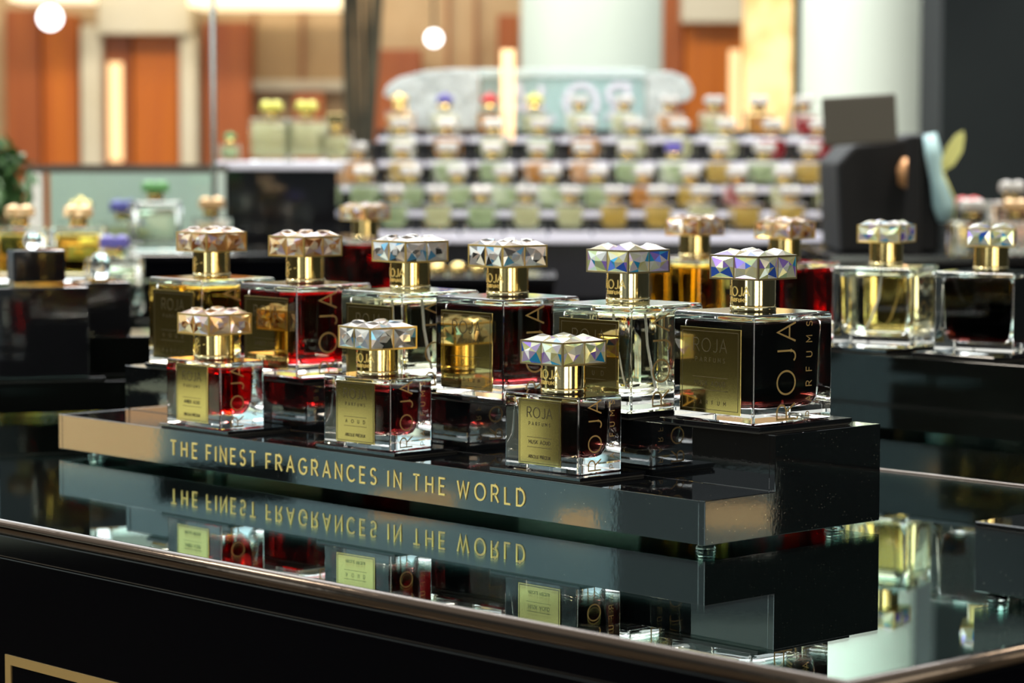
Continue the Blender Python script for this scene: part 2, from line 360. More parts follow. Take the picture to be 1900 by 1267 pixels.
def flacon(name, loc, rz, size, liq, pal, seed, lines, caprz=0, signature=False, tube_in=False, label_side=-1, label_on=True, metal=None):
    big = size == 'large'
    w, d, h = (70.5, 70.5, 67.5) if big else (66, 40, 48.5)
    root = empty(name, (loc[0], loc[1], loc[2]+.0002), rz)
    w, d, h = w*mm, d*mm, h*mm
    # body: thick glass block
    bm = bmesh.new(); r = 1.6*mm; e = 2.2*mm if big else 1.2*mm
    rings = [rrect(w-2*e*.5, d-2*e*.5, r, 4, 0), rrect(w, d, r, 4, e*.5)]
    n = 4
    rings.append(rrect(w, d, r, 4, h-e))
    for k in range(1, n+1):
        a = math.pi/2*k/n; o = e*(1-math.cos(a)); rings.append(rrect(w-2*o, d-2*o, max(r-o*.5, .4*mm), 4, h-e+e*math.sin(a)))
    loft(bm, rings, 0)
    body = link('glass_body', bm, glass, root)
    # perfume filling the rounded hollow
    bm = bmesh.new()
    if big:
        prof = [(8.2, 30), (8.6, 44), (10.2, 53), (14, 57), (22, 58.6), (48, 60), (58, 61), (61.5, 60.5), (62.6, 57)]
        rings = [rrect(a*mm, a*mm, min(a*.28, 7.5)*mm, 8, z*mm) for z, a in prof]
    else:
        prof = [(8.5, 26, 8), (8.9, 38, 14), (10.5, 46, 21), (14, 51, 26), (20, 54, 29.5), (38, 56, 32), (43.2, 56.5, 32.5), (44.2, 54, 30)]
        rings = [rrect(a*mm, b*mm, min(b*.38, 10)*mm, 8, z*mm) for z, a, b in prof]
    loft(bm, rings, 0, True, True)
    p = link('perfume', bm, liq, root); 
    # neck ring and collar
    bm = bmesh.new(); lathe(bm, [(14.2*mm, h-.2*mm), (14.6*mm, h+.6*mm), (14.6*mm, h+3.0*mm), (14.0*mm, h+3.4*mm)], 56)
    link('neck_ring', bm, gold_pale, root)
    bm = bmesh.new(); c0 = h+3.4*mm; ch = (16.6 if big else 15.2)*mm; R = 14.4*mm
    lathe(bm, [(R-.4*mm, c0), (R-.12*mm, c0+.1*mm), (R, c0+.4*mm), (R, c0+.5*mm), (R, c0+.7*mm), (R, c0+ch-.7*mm), (R, c0+ch-.4*mm), (R, c0+ch-.3*mm), (R-.3*mm, c0+ch)], 96)
    col = link('collar', bm, metal or gold, root)
    bm = bmesh.new()
    def cyl(x, y, z): a = -math.pi/2 + x/R; return ((R+z)*math.cos(a), (R+z)*math.sin(a), c0+y)
    if signature:
        for st in SCRIPT_R:
            ribbon(bm, [(x*13*mm-6*mm, 2*mm+y*10*mm) for x, y in st], .75*mm, cyl, .25*mm)
    else:
        text(bm, 'ROJA', 0, 6.4*mm, 5.6*mm, 1.0*mm, .75*mm, cyl, .25*mm, center=True)
        text(bm, 'PARFUMS', 0, 2.6*mm, 2.1*mm, .8*mm, .45*mm, cyl, .2*mm, center=True)
    link('engraving', bm, gold_text, col)
    make_cap(root, c0+ch, caprz, pal, seed, metal=metal)
    # front plate
    sgn = 1
    if label_on:
        lx0, lx1, lz0, lz1 = ((-28.2, 25.0, 5.0, 58.0) if big else (-19.5, 18.5, 3.4, 45.2))
        bm = bmesh.new(); box(bm, lx0*mm, lx1*mm, -d/2-.7*mm, -d/2-.02*mm, lz0*mm, lz1*mm, bev=.15*mm)
        lab = link('label_plate', bm, gold_label, root)
        bm = bmesh.new(); y0 = -d/2-.7*mm
        def fr(x, y, z): return (x, y0-z, y)
        k = 2.2 if big else 1.2
        a, b, c, e2 = (lx0+k)*mm, (lx1-k)*mm, (lz0+k)*mm, (lz1-k)*mm
        ribbon(bm, [(a, c), (b, c), (b, e2), (a, e2), (a, c)], .36*mm, fr, .1*mm)
        cx = (lx0+lx1)/2*mm; lw = (lx1-lx0)*mm; lh = (lz1-lz0)*mm; zb = lz0*mm
        text(bm, 'ROJA', cx, zb+lh*.72, lh*.155, lw*.045, .55*mm, fr, .18*mm, center=True)
        text(bm, 'PARFUMS', cx, zb+lh*.60, lh*.05, lw*.045, .32*mm, fr, .12*mm, center=True)
        for zz in (.42, .27): ribbon(bm, [(cx-lw*.29, zb+lh*zz), (cx+lw*.29, zb+lh*zz)], .3*mm, fr, .1*mm)
        text(bm, lines[0], cx, zb+lh*.32, lh*.055, lw*.02, .34*mm, fr, .12*mm, center=True, width=lw*.5)
        text(bm, lines[1], cx, zb+lh*.10, lh*.045, lw*.02, .30*mm, fr, .12*mm, center=True, width=lw*.52)
        link('stamped_text', bm, gold_dark, lab)
    # lettering running up the right-hand face
    bm = bmesh.new(); x0 = w/2+.02*mm
    def rt(x, y, z): return (x0+z, -d/2+x, y)
    def up(base, s_, z0, z1, size, st):
        def m2(x, y, z): return rt(base-y, x, z)
        text(bm, s_, z0, 0, size, 0, st, m2, .05*mm, width=z1-z0)
    if big:
        up(37*mm, 'ROJA', 2.2*mm, 62*mm, 16*mm, 1.2*mm); up(52*mm, 'PARFUMS', 3.0*mm, 62*mm, 5.2*mm, .62*mm)
    else:
        up(21*mm, 'ROJA', 1.8*mm, 46*mm, 11.5*mm, .95*mm); up(33*mm, 'PARFUMS', 2.0*mm, 45*mm, 4.2*mm, .5*mm)
    link('side_lettering', bm, gold_print, root)
    if tube_in:
        bm = bmesh.new(); tube(bm, [(0, 0, h-4*mm), (2*mm, 1*mm, h*.6), (9*mm, 2*mm, h*.30), (14*mm, 2*mm, 11*mm)], 1.1*mm, 8)
        link('dip_tube', bm, white_acr, root)
    return root
def plate(name, x, y, z, w, d, h, label, group, rz=0):
    bm = bmesh.new(); box(bm, -w/2, w/2, -d/2, d/2, .0012, h, bev=.0004); o = link(name, bm, acrylic_top, None, loc=(x, y, z), rz=rz)
    tag(o, label, 'plate', group)
    bm = bmesh.new(); box(bm, -w/2+.001, w/2-.001, -d/2+.001, d/2-.001, 0, .0012); link('felt_pad', bm, velvet, o)
    return o

# ------------------------------------------------------------------ two-step risers
def riser(name, loc, rz, L, label, lettering=False, group=None):
    """origin = front right bottom corner, runs to -x, steps up to +y"""
    root = empty(name, loc, rz); tag(root, label, 'display riser', group)
    acr = acrylic if lettering else acrylic_plain
    D, d1, h1, h2 = .1634, .0628, .027, .0615; t = .005
    prof = [(0, 0), (D, 0), (D, h2), (d1, h2), (d1, h1), (0, h1)]
    inner = [(0.0, 0.0003), (D, .0003), (D, h2-.0002), (d1+.0004, h2-.0002), (d1+.0004, h1-.0002), (0.0, h1-.0002)]
    bm = bmesh.new(); prism(bm, inner, -L+t, -t, 'x', 0, .0004); link('steps', bm, acr, root)
    for x0 in (-t, -L):
        bm = bmesh.new(); prism(bm, prof, x0, x0+t, 'x', 0, .00045); link('side_panel', bm, acr, root)
    for fx in (-.012, -L+.03):
        for fy in (.014, D-.03):
            bm = bmesh.new(); lathe(bm, [(.0050, -GAP), (.0064, -GAP+.0006), (.0060, -GAP+.0016), (.0052, -GAP+.002), (.0050, 0)], 32, cx=fx, cy=fy)
            link('foot', bm, glass_foot, root)
    if lettering:
        bm = bmesh.new()
        def fr(x, y, z): return (x, -z, y)
        for s_, a, b in (('THE', -.5331, -.5012), ('FINEST', -.4895, -.4322), ('FRAGRANCES', -.4195, -.3000), ('IN', -.2873, -.2745), ('THE', -.2617, -.2305), ('WORLD', -.2180, -.1548)):
            text(bm, s_, a, .0081, .0106, 0, .00125, fr, .0006, width=b-a)
        link('raised_lettering', bm, gold_text, root)
    return root
riser('display_riser', (0, 0, ZR), 0, .681, 'black two-step acrylic riser lettered THE FINEST FRAGRANCES IN THE WORLD', True)
ZT = ZR+.0615; ZL = ZR+.027; PH = .0042
NAMES = ['AMBER AOUD', 'AOUD', 'MUSK AOUD']
big = [
 ('oud', -.6076, .0937, -.5, liq_amber, 'amber', 'large square flacon of golden perfume with amber crystal stopper on upper step', .8, True, False, ['AOUD', 'PARFUM']),
 ('amb', -.4936, .0952, -1.2, liq_red, 'amber', 'large square flacon of deep red perfume with amber crystal stopper on upper step', 5.4, True, False, ['AMBER AOUD', 'PARFUM']),
 ('clr', -.3720, .0930, -2.6, liq_straw, 'clear', 'large flacon of near colourless perfume with clear white crystal stopper, on upper step', -.3, False, True, ['AOUD', 'PARFUM']),
 ('aou', -.2714, .0940, -1.5, liq_redblack, 'clear', 'large flacon of black-red perfume with white crystal stopper and bright gold plate', -4.2, False, False, ['AOUD', 'PARFUM']),
 ('sca', -.1632, .1012, 1.9, liq_straw, 'ab', 'large flacon of pale perfume with blue-violet iridescent crystal stopper, on upper step', -2.7, False, True, ['AOUD', 'PARFUM']),
 ('mus', -.0521, .0997, -2.7, liq_dark, 'ab', 'large flacon of black-brown perfume with violet-yellow iridescent stopper at right end of upper step', 5.8, False, False, ['MUSK AOUD', 'PARFUM']),
]
PL = {'oud': 'golden perfume on the lettered riser', 'amb': 'deep red perfume on the lettered riser', 'clr': 'colourless perfume with white stopper', 'aou': 'black-red perfume with bright gold plate', 'sca': 'pale perfume with iridescent stopper', 'mus': 'black-brown perfume at right end'}
GP = 'black plates under the bottles on the lettered riser'
for i, (k, x, y, rz, lq, pal, lab, crz, sig, tb, ln) in enumerate(big):
    mtl = gold_pale if pal == 'ab' else gold
    plate('display_plate', x, .1035, ZT, .084, .088, PH, 'thin black plate under the large flacon of ' + PL[k], GP)
    o = flacon('perfume_bottle', (x, y, ZT+PH), math.radians(rz), 'large', lq, pal, 11+i, ln, math.radians(crz), sig, tb, metal=mtl)
    tag(o, lab, 'perfume bottle', 'large perfume bottles on the upper step')
small = [
 (-.5108, .0235, 0, liq_red, 'amber', 'small flat flacon of deep red perfume with amber crystal stopper on lower step', -.7, True, ['AMBER AOUD', 'ABSOLUE PRÉCIEUX']),
 (-.3275, .0245, 3.5, liq_redblack, 'clear', 'small flat flacon of dark perfume with clear white crystal stopper on lower step', -9.4, False, ['AOUD', 'ABSOLUE PRÉCIEUX']),
 (-.1506, .0295, .9, liq_dark, 'ab', 'small flat flacon of black-brown perfume with iridescent crystal stopper on lower step', -1.3, False, ['MUSK AOUD', 'ABSOLUE PRÉCIEUX']),
]
for i, (x, y, rz, lq, pal, lab, crz, sig, ln) in enumerate(small):
    mtl = gold_pale if pal == 'ab' else gold
    plate('display_plate', x+.003, .0305, ZL, .083, .059, .0034, 'thin black plate under the small flacon of ' + ('deep red perfume', 'dark perfume with white stopper', 'black-brown perfume')[i], GP)
    o = flacon('perfume_bottle', (x, y, ZL+.0034), math.radians(rz), 'small', lq, pal, 31+i, ln, math.radians(crz), sig, metal=mtl)
    tag(o, lab, 'perfume bottle', 'small perfume bottles on the lower step')

# ------------------------------------------------------------------ counters
def counter(name, x0, x1, y0, y1, label, inlay=None):
    root = empty(name, ((x0+x1)/2, (y0+y1)/2, 0)); tag(root, label, 'counter')
    cx, cy_ = (x0+x1)/2, (y0+y1)/2; w, d = x1-x0, y1-y0
    bm = bmesh.new(); box(bm, -w/2+.004, w/2-.004, -d/2+.004, d/2-.004, Z0-.006, Z0, bev=.0008); link('glass_top', bm, glass_green, root)
    bm = bmesh.new(); box(bm, -w/2+.004, w/2-.004, -d/2+.004, d/2-.004, Z0-.0085, Z0-.0063); link('mirror_panel', bm, mirror, root)
    bm = bmesh.new()   # rounded metal edging round the glass
    pts = [(-w/2, -d/2), (w/2, -d/2), (w/2, d/2), (-w/2, d/2)]
    prof = [(.0045, Z0+.0004), (.0020, Z0+.0006), (-.0012, Z0-.0006), (-.0022, Z0-.003), (-.0020, Z0-.006), (0, Z0-.0088), (.0045, Z0-.0088)]
    rg = []
    for sx, sy in ((-1, -1), (1, -1), (1, 1), (-1, 1)):
        rg.append([(sx*(w/2-o), sy*(d/2-o), z) for o, z in prof])
    V_ = [[bm.verts.new(p) for p in ring] for ring in rg]
    for i in range(4):
        A, B = V_[i], V_[(i+1) % 4]
        for k in range(len(prof)):
            k2 = (k+1) % len(prof); f = bm.faces.new((A[k], B[k], B[k2], A[k2])); f.smooth = True
    bmesh.ops.recalc_face_normals(bm, faces=bm.faces[:])
    link('edge_trim', bm, brass_trim, root)
    bm = bmesh.new(); box(bm, -w/2+.0005, w/2-.0005, -d/2+.0005, d/2-.0005, Z0-.0235, Z0-.0089, bev=.0012); link('top_rail', bm, lacquer, root)
    bm = bmesh.new(); box(bm, -w/2+.002, w/2-.002, -d/2+.002, d/2-.002, .08, Z0-.0240, bev=.001); link('cabinet_body', bm, lacquer, root)
    bm = bmesh.new(); box(bm, -w/2+.05, w/2-.05, -d/2+.05, d/2-.05, 0, .08); link('plinth', bm, black_matte, root)
    if inlay:
        a, b, zt, zb = inlay; a -= cx; b -= cx; t = .0062; yy = -d/2+.002
        bm = bmesh.new()
        for (p, q, r_, s_) in ((a, b, zt-t, zt), (a, b, zb, zb+t), (a, a+t, zb+t, zt-t), (b-t, b, zb+t, zt-t)): box(bm, p, q, yy-.0009, yy, r_, s_)
        link('gold_inlay', bm, pb('gold_inlay_metal', (.68, .45, .18), .3, .8), root)
    return root
counter('display_counter', -1.75, .3015, -.2325, .3950, 'black lacquer counter with mirrored glass top carrying the lettered riser', (-.3970, .22, Z0-.0865, Z0-.55))
counter('display_counter', -2.3, .75, .4010, 1.02, 'black lacquer counter with mirrored glass top behind the front counter')

# ------------------------------------------------------------------ riser and bottles on the rear counter (seen from their back)
riser('display_riser', (-.668, .758, ZR), math.pi, .681, 'plain black riser on the rear counter under four large flacons, seen from behind')
rear = [
 (-.6115, liq_amber, 'amber', 'large flacon of golden perfume with amber stopper, on rear counter, half hidden', False),
 (-.5022, liq_red, 'amber', 'large flacon of deep red perfume with orange-gold stopper on the rear counter', False),
 (-.3870, liq_straw, 'ab', 'large flacon of pale yellow perfume with visible dip tube on the rear counter', True),
 (-.2765, liq_dark, 'ab', 'large flacon of nearly black perfume at the right edge of the rear counter', False),
]
for i, (x, lq, pal, lab, tb) in enumerate(rear):
    plate('display_plate', x, .6430, ZT, .084, .088, PH, 'thin black plate on the rear riser under the flacon of ' + ('golden', 'deep red', 'pale yellow', 'nearly black')[i] + ' perfume', 'black plates on the rear riser')
    o = flacon('perfume_bottle', (x, .650, ZT+PH), math.pi+math.radians((3, -2, 18, 14)[i]), 'large', lq, pal, 51+i, ['AOUD', 'PARFUM'], math.radians((4, 8, 0, 20)[i]), False, tb)
    tag(o, lab, 'perfume bottle', 'large perfume bottles on the rear riser')
# a further riser with one red flacon
riser('display_riser', (-1.42, .8235, ZR), math.pi, .315, 'plain black riser behind the golden flacon, carrying one dark red flacon')
plate('display_plate', -1.165, .715, ZT, .084, .088, PH, 'thin black plate under the lone dark red flacon far behind', 'black plates on the rear riser')
o = flacon('perfume_bottle', (-1.165, .720, ZT+PH), math.pi, 'large', liq_red, 'amber', 77, ['AOUD', 'PARFUM'], .1)
tag(o, 'dark red flacon with amber stopper standing alone behind the middle flacons', 'perfume bottle', 'large perfume bottles on the rear riser')

# ------------------------------------------------------------------ left-hand display on the front counter
a_ = math.atan2(.90, .42)          # its long side points back and to the right
e0 = Vector((-.858, .275))
r4 = riser('display_riser', (e0.x, e0.y, ZR), a_, .62, 'plain black riser at the left edge carrying the big black bottle')
def onr(s, t, z): # s along the riser from its near end, t inwards
    c, n_ = Vector((math.cos(a_), math.sin(a_))), Vector((-math.sin(a_), math.cos(a_)))
    p = e0 - c*s + n_*t; return (p.x, p.y, z)
def black_bottle(name, loc, rz, s, label, ball):
    root = empty(name, loc, rz); tag(root, label, 'perfume bottle')
    bm = bmesh.new(); w = .078*s; box(bm, -w/2, w/2, -.034*s, .034*s, 0, .077*s, bev=.0015*s); b = link('glass_body', bm, black_gloss, root)
    bm = bmesh.new(); box(bm, -.021*s, .021*s, -.017*s, .017*s, .077*s, .081*s); link('gold_collar', bm, gold, root)
    bm = bmesh.new(); box(bm, -.022*s, .022*s, -.019*s, .019*s, .0812*s, .108*s, bev=.002*s) if ball else lathe(bm, [(.012*s, .081*s), (.014*s, .083*s), (.014*s, .112*s), (.010*s, .118*s), (.003*s, .12*s)], 32)
    cap = link('cap', bm, black_gloss if ball else glass, root)
    if ball:
        bm = bmesh.new(); bmesh.ops.create_uvsphere(bm, u_segments=24, v_segments=16, radius=.008*s, matrix=Matrix.Translation((-.003, 0, .1155*s))); link('crystal_knob', bm, glass, cap, True)
    return root
plate('display_plate', *onr(.146, .0305, ZL)[:3], .11, .059, .0034, 'thin black plate under the big black bottle at the left edge', GP, a_)
black_bottle('perfume_bottle', onr(.146, .0345, ZL+.0034)[:3], a_+.02, 1.04, 'big opaque black bottle with black cap and clear crystal ball', True)
black_bottle('perfume_bottle', onr(.075, .115, ZT), a_, .62, 'small black bottle with clear round cap, behind the big black bottle', False)

# small black plinth standing at the counter's right end
root = empty('display_plinth', (.248, .016, ZR), 0); tag(root, 'small black block plinth on clear feet at the right end of the front counter', 'plinth')
bm = bmesh.new(); box(bm, -.044, .044, -.026, .030, 0, .0375, bev=.0006); link('block', bm, acrylic, root)
for fx in (-.034, .034):
    for fy in (-.018, .022):
        bm = bmesh.new(); lathe(bm, [(.0050, -GAP), (.0060, -GAP+.0006), (.0056, -GAP+.0018), (.0050, 0)], 24, cx=fx, cy=fy); link('foot', bm, glass_foot, root)

# ------------------------------------------------------------------ simple flacons for the far shelves (too small for parts)
def far_mesh(kind):
    bm = bmesh.new(); w, d, h = .059, .038, .051
    if kind == 'crystal' or kind == 'gold' or kind == 'bow':
        loft(bm, [rrect(w*.97, d*.97, .002, 2, 0), rrect(w, d, .002, 2, .001), rrect(w, d, .002, 2, h-.002), rrect(w*.96, d*.96, .002, 2, h)], 0)
        loft(bm, [rrect(.032, .020, .005, 3, .009), rrect(.044, .028, .006, 3, .016), rrect(.046, .029, .006, 3, h-.008), rrect(.042, .026, .006, 3, h-.007)], 1, True, True)
    else:
        loft(bm, [rrect(.072, .045, .004, 3, 0), rrect(.076, .048, .004, 3, .002), rrect(.076, .048, .004, 3, .073), rrect(.070, .042, .004, 3, .076)], 0)
        loft(bm, [rrect(.055, .030, .005, 3, .010), rrect(.064, .036, .006, 3, .015), rrect(.065, .036, .006, 3, .068)], 1, True, True); h = .076
    lathe(bm, [(.0125, h), (.0125, h+.014)], 20, 2)
    if kind in ('crystal', 'tall'):
        q = .018; z = h+.014; H = .014
        box(bm, -q, q, -q, q, z, z+H*.08, 2)
        for a in range(4):
            for sd in (-1, 1):
                M = Matrix.Rotation(a*math.pi/2, 4, 'Z')
                p = [M @ Vector(v) for v in ((sd*0, -q, z), (sd*q, -q, z), (sd*q, -q, z+H), (sd*0, -q, z+H), (sd*q/2, -q-.002, z+H/2))]
                v = [bm.verts.new(x) for x in p]
                for i in range(4):
                    f = bm.faces.new((v[i], v[(i+1) % 4], v[4])); f.material_index = 3
        for sx in (-1, 1):
            for sy in (-1, 1):
                v = [bm.verts.new(x) for x in ((0, 0, z+H), (sx*q, 0, z+H), (sx*q, sy*q, z+H), (0, sy*q, z+H), (sx*q/2, sy*q/2, z+H+.004))]
                for i in range(4):
                    f = bm.faces.new((v[i], v[(i+1) % 4], v[4])); f.material_index = 3
    elif kind == 'gold':
        box(bm, -.015, .015, -.015, .015, h+.014, h+.034, 3, .002)
    elif kind == 'bow':
        for k in range(7):
            a = 2*math.pi*k/7
            lathe(bm, [(.001, h+.014), (.007, h+.019), (.008, h+.025), (.001, h+.03)], 10, 3, .011*math.cos(a), .009*math.sin(a))
        lathe(bm, [(.001, h+.016), (.008, h+.022), (.006, h+.034), (.001, h+.036)], 10, 3)
    bmesh.ops.recalc_face_normals(bm, faces=bm.faces[:])
    me = bpy.data.meshes.new('far_flacon_'+kind); bm.to_mesh(me); bm.free()
    for m in (glass, liq_straw, gold, gold): me.materials.append(m)
    return me
FM = {k: far_mesh(k) for k in ('crystal', 'gold', 'bow', 'tall')}
capmat = {'white': pb('white_crystal_cap', (.50, .48, .45), .2, .2), 'gold': gold, 'red': pb('red_cap', (.55, .03, .03), .3), 'violet': pb('violet_cap', (.10, .08, .35), .35),
          'green': pb('green_cap', (.10, .28, .09), .4), 'amber': pb('amber_crystal_cap', (.85, .55, .28), .12, .6), 'yellow': pb('yellow_cap', (.62, .60, .12), .3, .3)}
LQ = far_liq; LQ_NEAR = {'golden': liquid('deep_golden_perfume', (.97, .80, .04), 75), 'pale': liq_straw, 'red': liq_red, 'green': liq_green, 'copper': liq_copper, 'dark': liq_dark}
def far_flacon(kind, lq, cp, loc, rz, label, group):
    o = bpy.data.objects.new('perfume_bottle', FM[kind]); COL.objects.link(o); o.location = loc; o.rotation_euler.z = rz
    near = (Vector(loc)-CAM).length < 4.3
    o.material_slots[1].link = 'OBJECT'; o.material_slots[1].material = (LQ_NEAR if near else LQ)[lq]
    o.material_slots[3].link = 'OBJECT'; o.material_slots[3].material = capmat[cp]
    tag(o, label, 'perfume bottle', group); return o

VA = -YAW                      # rotation that turns local y to the viewing direction
def hz(py, d): return CAM.z - (py-263)*d/F_PX       # height seen at image row py at distance d
def hx(px, d): return (px-950)*d/F_PX

# tiered centre display, 5 m away
tiers = [  # (row of base, distance, px from, px to)
 (439, 4.80, 690, 1668), (401, 4.92, 632, 1668), (355, 5.04, 620, 1625), (309, 5.16, 700, 1560), (264, 5.28, 700, 1530)]
ordn = ['lowest', 'second', 'third', 'fourth', 'top']
cx0 = hx(1130, 5.0)
SH = []; tier_roots = []
for i, (py, d, p0, p1) in enumerate(tiers):
    z = hz(py, d); x0, x1 = hx(p0, d)-cx0, hx(p1, d)-cx0; SH.append((z, d, x0, x1))
    root = empty('display_tier', hall(cx0, 5.0), VA); tier_roots.append(root); tag(root, '%s white shelf tier of the central display, loaded with flacons' % ordn[i], 'shelf', 'white shelf tiers of the central display')
    bm = bmesh.new(); box(bm, x0-.02, x1+.02, d-5.0-.045, d-5.0+.075, z-.009, z, bev=.002); link('shelf', bm, black_gloss if i else white_acr, root)
    bm = bmesh.new(); box(bm, x0-.01, x1+.01, d-5.0+(-.035 if i else -.03), .5, (SH[i-1][0]+.0005 if i else Z0-.03), z-.0092); link('tier_step', bm, step_grey, root)
root = empty('display_cabinet', hall(cx0, 5.0), VA); tag(root, 'long black cabinet carrying the white shelf tiers', 'cabinet')
bm = bmesh.new(); box(bm, hx(652, 4.8)-cx0, hx(1800, 4.8)-cx0, -.26, .62, .06, Z0-.0305, bev=.003); link('cabinet_body', bm, lacquer, root)
bm = bmesh.new(); box(bm, hx(660, 4.8)-cx0, hx(1790, 4.8)-cx0, -.22, .58, 0, .06); link('plinth', bm, black_matte, root)
rnd = random.Random(3)
words = {'crystal': 'square crystal stopper', 'gold': 'block stopper', 'bow': 'flower stopper', 'tall': 'square crystal stopper'}
for i, (z, d, x0, x1) in enumerate(SH):
    n = [12, 12, 12, 10, 10][i]
    pitch = (x1-x0)/n
    for k in range(n):
        fx = (k+.5)/n; px = 950+(x0+cx0+pitch*(k+.5))*F_PX/d
        lq = rnd.choices(['golden', 'pale', 'green', 'copper', 'red'], [3, 4, 2, 1, .5])[0]; kind = 'crystal'; cp = 'white'
        if i == 0: lq = ['green', 'pale', 'green', 'pale', 'pale', 'golden', 'golden', 'pale', 'golden', 'golden', 'golden', 'pale', 'pale'][k]
        if i == 1 and px < 1180: lq = 'green'; cp = 'white'
        if i == 4 and px < 1000: kind = 'bow'; cp = ['gold', 'violet', 'red', 'yellow'][k % 4]
        if i == 3 and px > 1380: lq = 'red'
        if i == 4 and px > 1350: lq = 'red' if k % 2 else 'copper'
        if i == 2 and px < 820: lq = 'copper' if k % 2 == 0 else 'golden'
        if i == 2 and 1180 < px < 1250: cp = 'violet'; kind = 'gold'
        bk = bmesh.new(); bw = pitch*.47; box(bk, x0+pitch*(k+.5)-bw, x0+pitch*(k+.5)+bw, d-5.0-.040, d-5.0+.03, z, z+.011, bev=.0015); link('white_block', bk, white_acr, tier_roots[i])
        p = hall(cx0+x0+pitch*(k+.5), d, z+.0112)
        side = 'left' if k < n/2 else 'right'; idx = k+1 if k < n/2 else n-k
        o_ = ['end', 'second', 'third', 'fourth', 'fifth', 'sixth', 'seventh'][idx-1]
        lab = ('%s-filled flacon with %s %s, %s from %s end of %s white shelf' % (lq, cp, words[kind], o_, side, ordn[i])) if idx > 1 else ('%s-filled flacon with %s %s at the %s end of %s white shelf' % (lq, cp, words[kind], side, ordn[i]))
        far_flacon(kind, lq, cp, p, VA+rnd.uniform(-.12, .12), lab, 'flacons on the %s white shelf' % ordn[i])
# big box-shaped flacons on a raised white shelf to the left
d = 4.7
root = empty('side_shelf', hall(hx(520, d), d), VA); tag(root, 'white-topped black display table left of the tiered shelves', 'display table')
zt = hz(300, d); bm = bmesh.new(); box(bm, hx(400, d)-hx(520, d), hx(634, d)-hx(520, d), -.07, .12, zt-.014, zt, bev=.002); link('white_top', bm, white_acr, root)
bm = bmesh.new(); box(bm, hx(410, d)-hx(520, d), hx(628, d)-hx(520, d), -.055, .11, 0, zt-.014); link('black_front', bm, black_gloss, root)
for j, (px, kind, lq, cp, lab) in enumerate(((425, 'bow', 'green', 'green', 'squat green flacon at the outer end of the white-topped table'), (503, 'tall', 'pale', 'yellow', 'tall colourless flacon with yellow-green stopper on the white-topped table, nearer its outer end'),
        (568, 'tall', 'pale', 'yellow', 'tall colourless flacon with yellow-green stopper on the white-topped table, nearer the tiers'), (622, 'gold', 'pale', 'gold', 'pale flacon with gold block stopper at the inner end of the white-topped table'))):
    o = far_flacon(kind, lq, cp, hall(hx(px, d), d+.02, zt), VA, lab, 'flacons on the white-topped table')
    if j == 0: o.scale = (.6, .6, .6)

bm = bmesh.new(); d = 5.40
box(bm, hx(700, d)-cx0, hx(1545, d)-cx0, d-5.0, .5, SH[4][0]-.009, hz(240, d), bev=.002)
o = link('back_board', bm, black_matte, None, loc=hall(cx0, 5.0), rz=VA); tag(o, 'low black ledge behind the top white shelf, under the glass sign', 'ledge')
# glass sign with crystal wings over the display
d = 5.42
root = empty('glass_sign', hall(hx(1040, d), d), VA); tag(root, 'pale glass ROJA sign seen from behind between frosted crystal wings', 'sign')
zb = hz(240, 5.40); X = lambda px: hx(px, d)-hx(1040, d)
bm = bmesh.new(); box(bm, X(892), X(1192), -.012, .012, zb, hz(132, d), bev=.002); link('glass_slab', bm, glass_sign, root)
bm = bmesh.new(); box(bm, X(888), X(1196), -.018, .018, hz(145, d), hz(128, d), bev=.002); link('top_rail', bm, pb('pale_rail', (.46, .56, .56), .3), root)
bm = bmesh.new()
xc, yb_, sz = 0, hz(222, d), hz(158, d)-hz(222, d)
def back(x, y, z): return (-x, -.0125-z, y)
text(bm, 'ROJA', -X(1050), yb_, sz, .02, .012, back, .006, center=True); link('sign_letters', bm, white_acr, root)
for nm_, pts in (('crystal_wing', [(712, 178), (718, 160), (740, 145), (790, 132), (850, 128), (889, 128), (889, 238), (765, 238), (760, 215), (752, 182), (730, 184)]),
                 ('crystal_wing', [(1196, 238), (1196, 135), (1240, 132), (1270, 143), (1283, 165), (1280, 182), (1262, 190), (1246, 184), (1240, 210), (1238, 238)])):
    bm = bmesh.new(); prism(bm, [(X(a), hz(b, d)) for a, b in pts], -.02, .02, 'y', 0, .004); link(nm_, bm, glass_frost, root)

# ------------------------------------------------------------------ things on the far left counter
def cabinet(name, px0, px1, d, ytop, depth, label, mat=lacquer, cat='cabinet'):
    root = empty(name, hall(hx((px0+px1)/2, d), d), VA); tag(root, label, cat)
    x0, x1 = hx(px0, d)-hx((px0+px1)/2, d), hx(px1, d)-hx((px0+px1)/2, d); zt = hz(ytop, d)
    bm = bmesh.new(); box(bm, x0, x1, 0, depth, .06, zt-.012, bev=.002); link('body', bm, mat, root)
    bm = bmesh.new(); box(bm, x0-.004, x1+.004, -.004, depth+.004, zt-.012, zt, bev=.002); link('top_board', bm, black_gloss, root)
    bm = bmesh.new(); box(bm, x0+.03, x1-.03, .03, depth-.03, 0, .06); link('plinth', bm, black_matte, root)
    return zt
pr_ = hall(hx(250, 3.25), 3.25)
riser('display_riser', (pr_.x, pr_.y, ZR), VA, .34, 'plain black riser at the far left under the golden-yellow flacons'); zc = ZT
for k_, (px, d, sc, lq, cp, lab) in enumerate(((5, 3.36, .9, 'golden', 'amber', 'golden flacon with amber stopper at the outer end of the far left riser'), (117, 3.33, .9, 'golden', 'amber', 'large golden-yellow flacon with amber crystal stopper behind the black bottles'),
                         (205, 3.5, .9, 'pale', 'violet', 'pale flacon with violet stopper beside the large golden-yellow flacon'))):
    o = far_flacon('tall', lq, cp, hall(hx(px, 3.25), 3.25+(.115 if k_ < 2 else .03), zc if k_ < 2 else ZL), VA+.05, lab, 'flacons on the far left riser')
    o.scale = (sc, sc, sc)
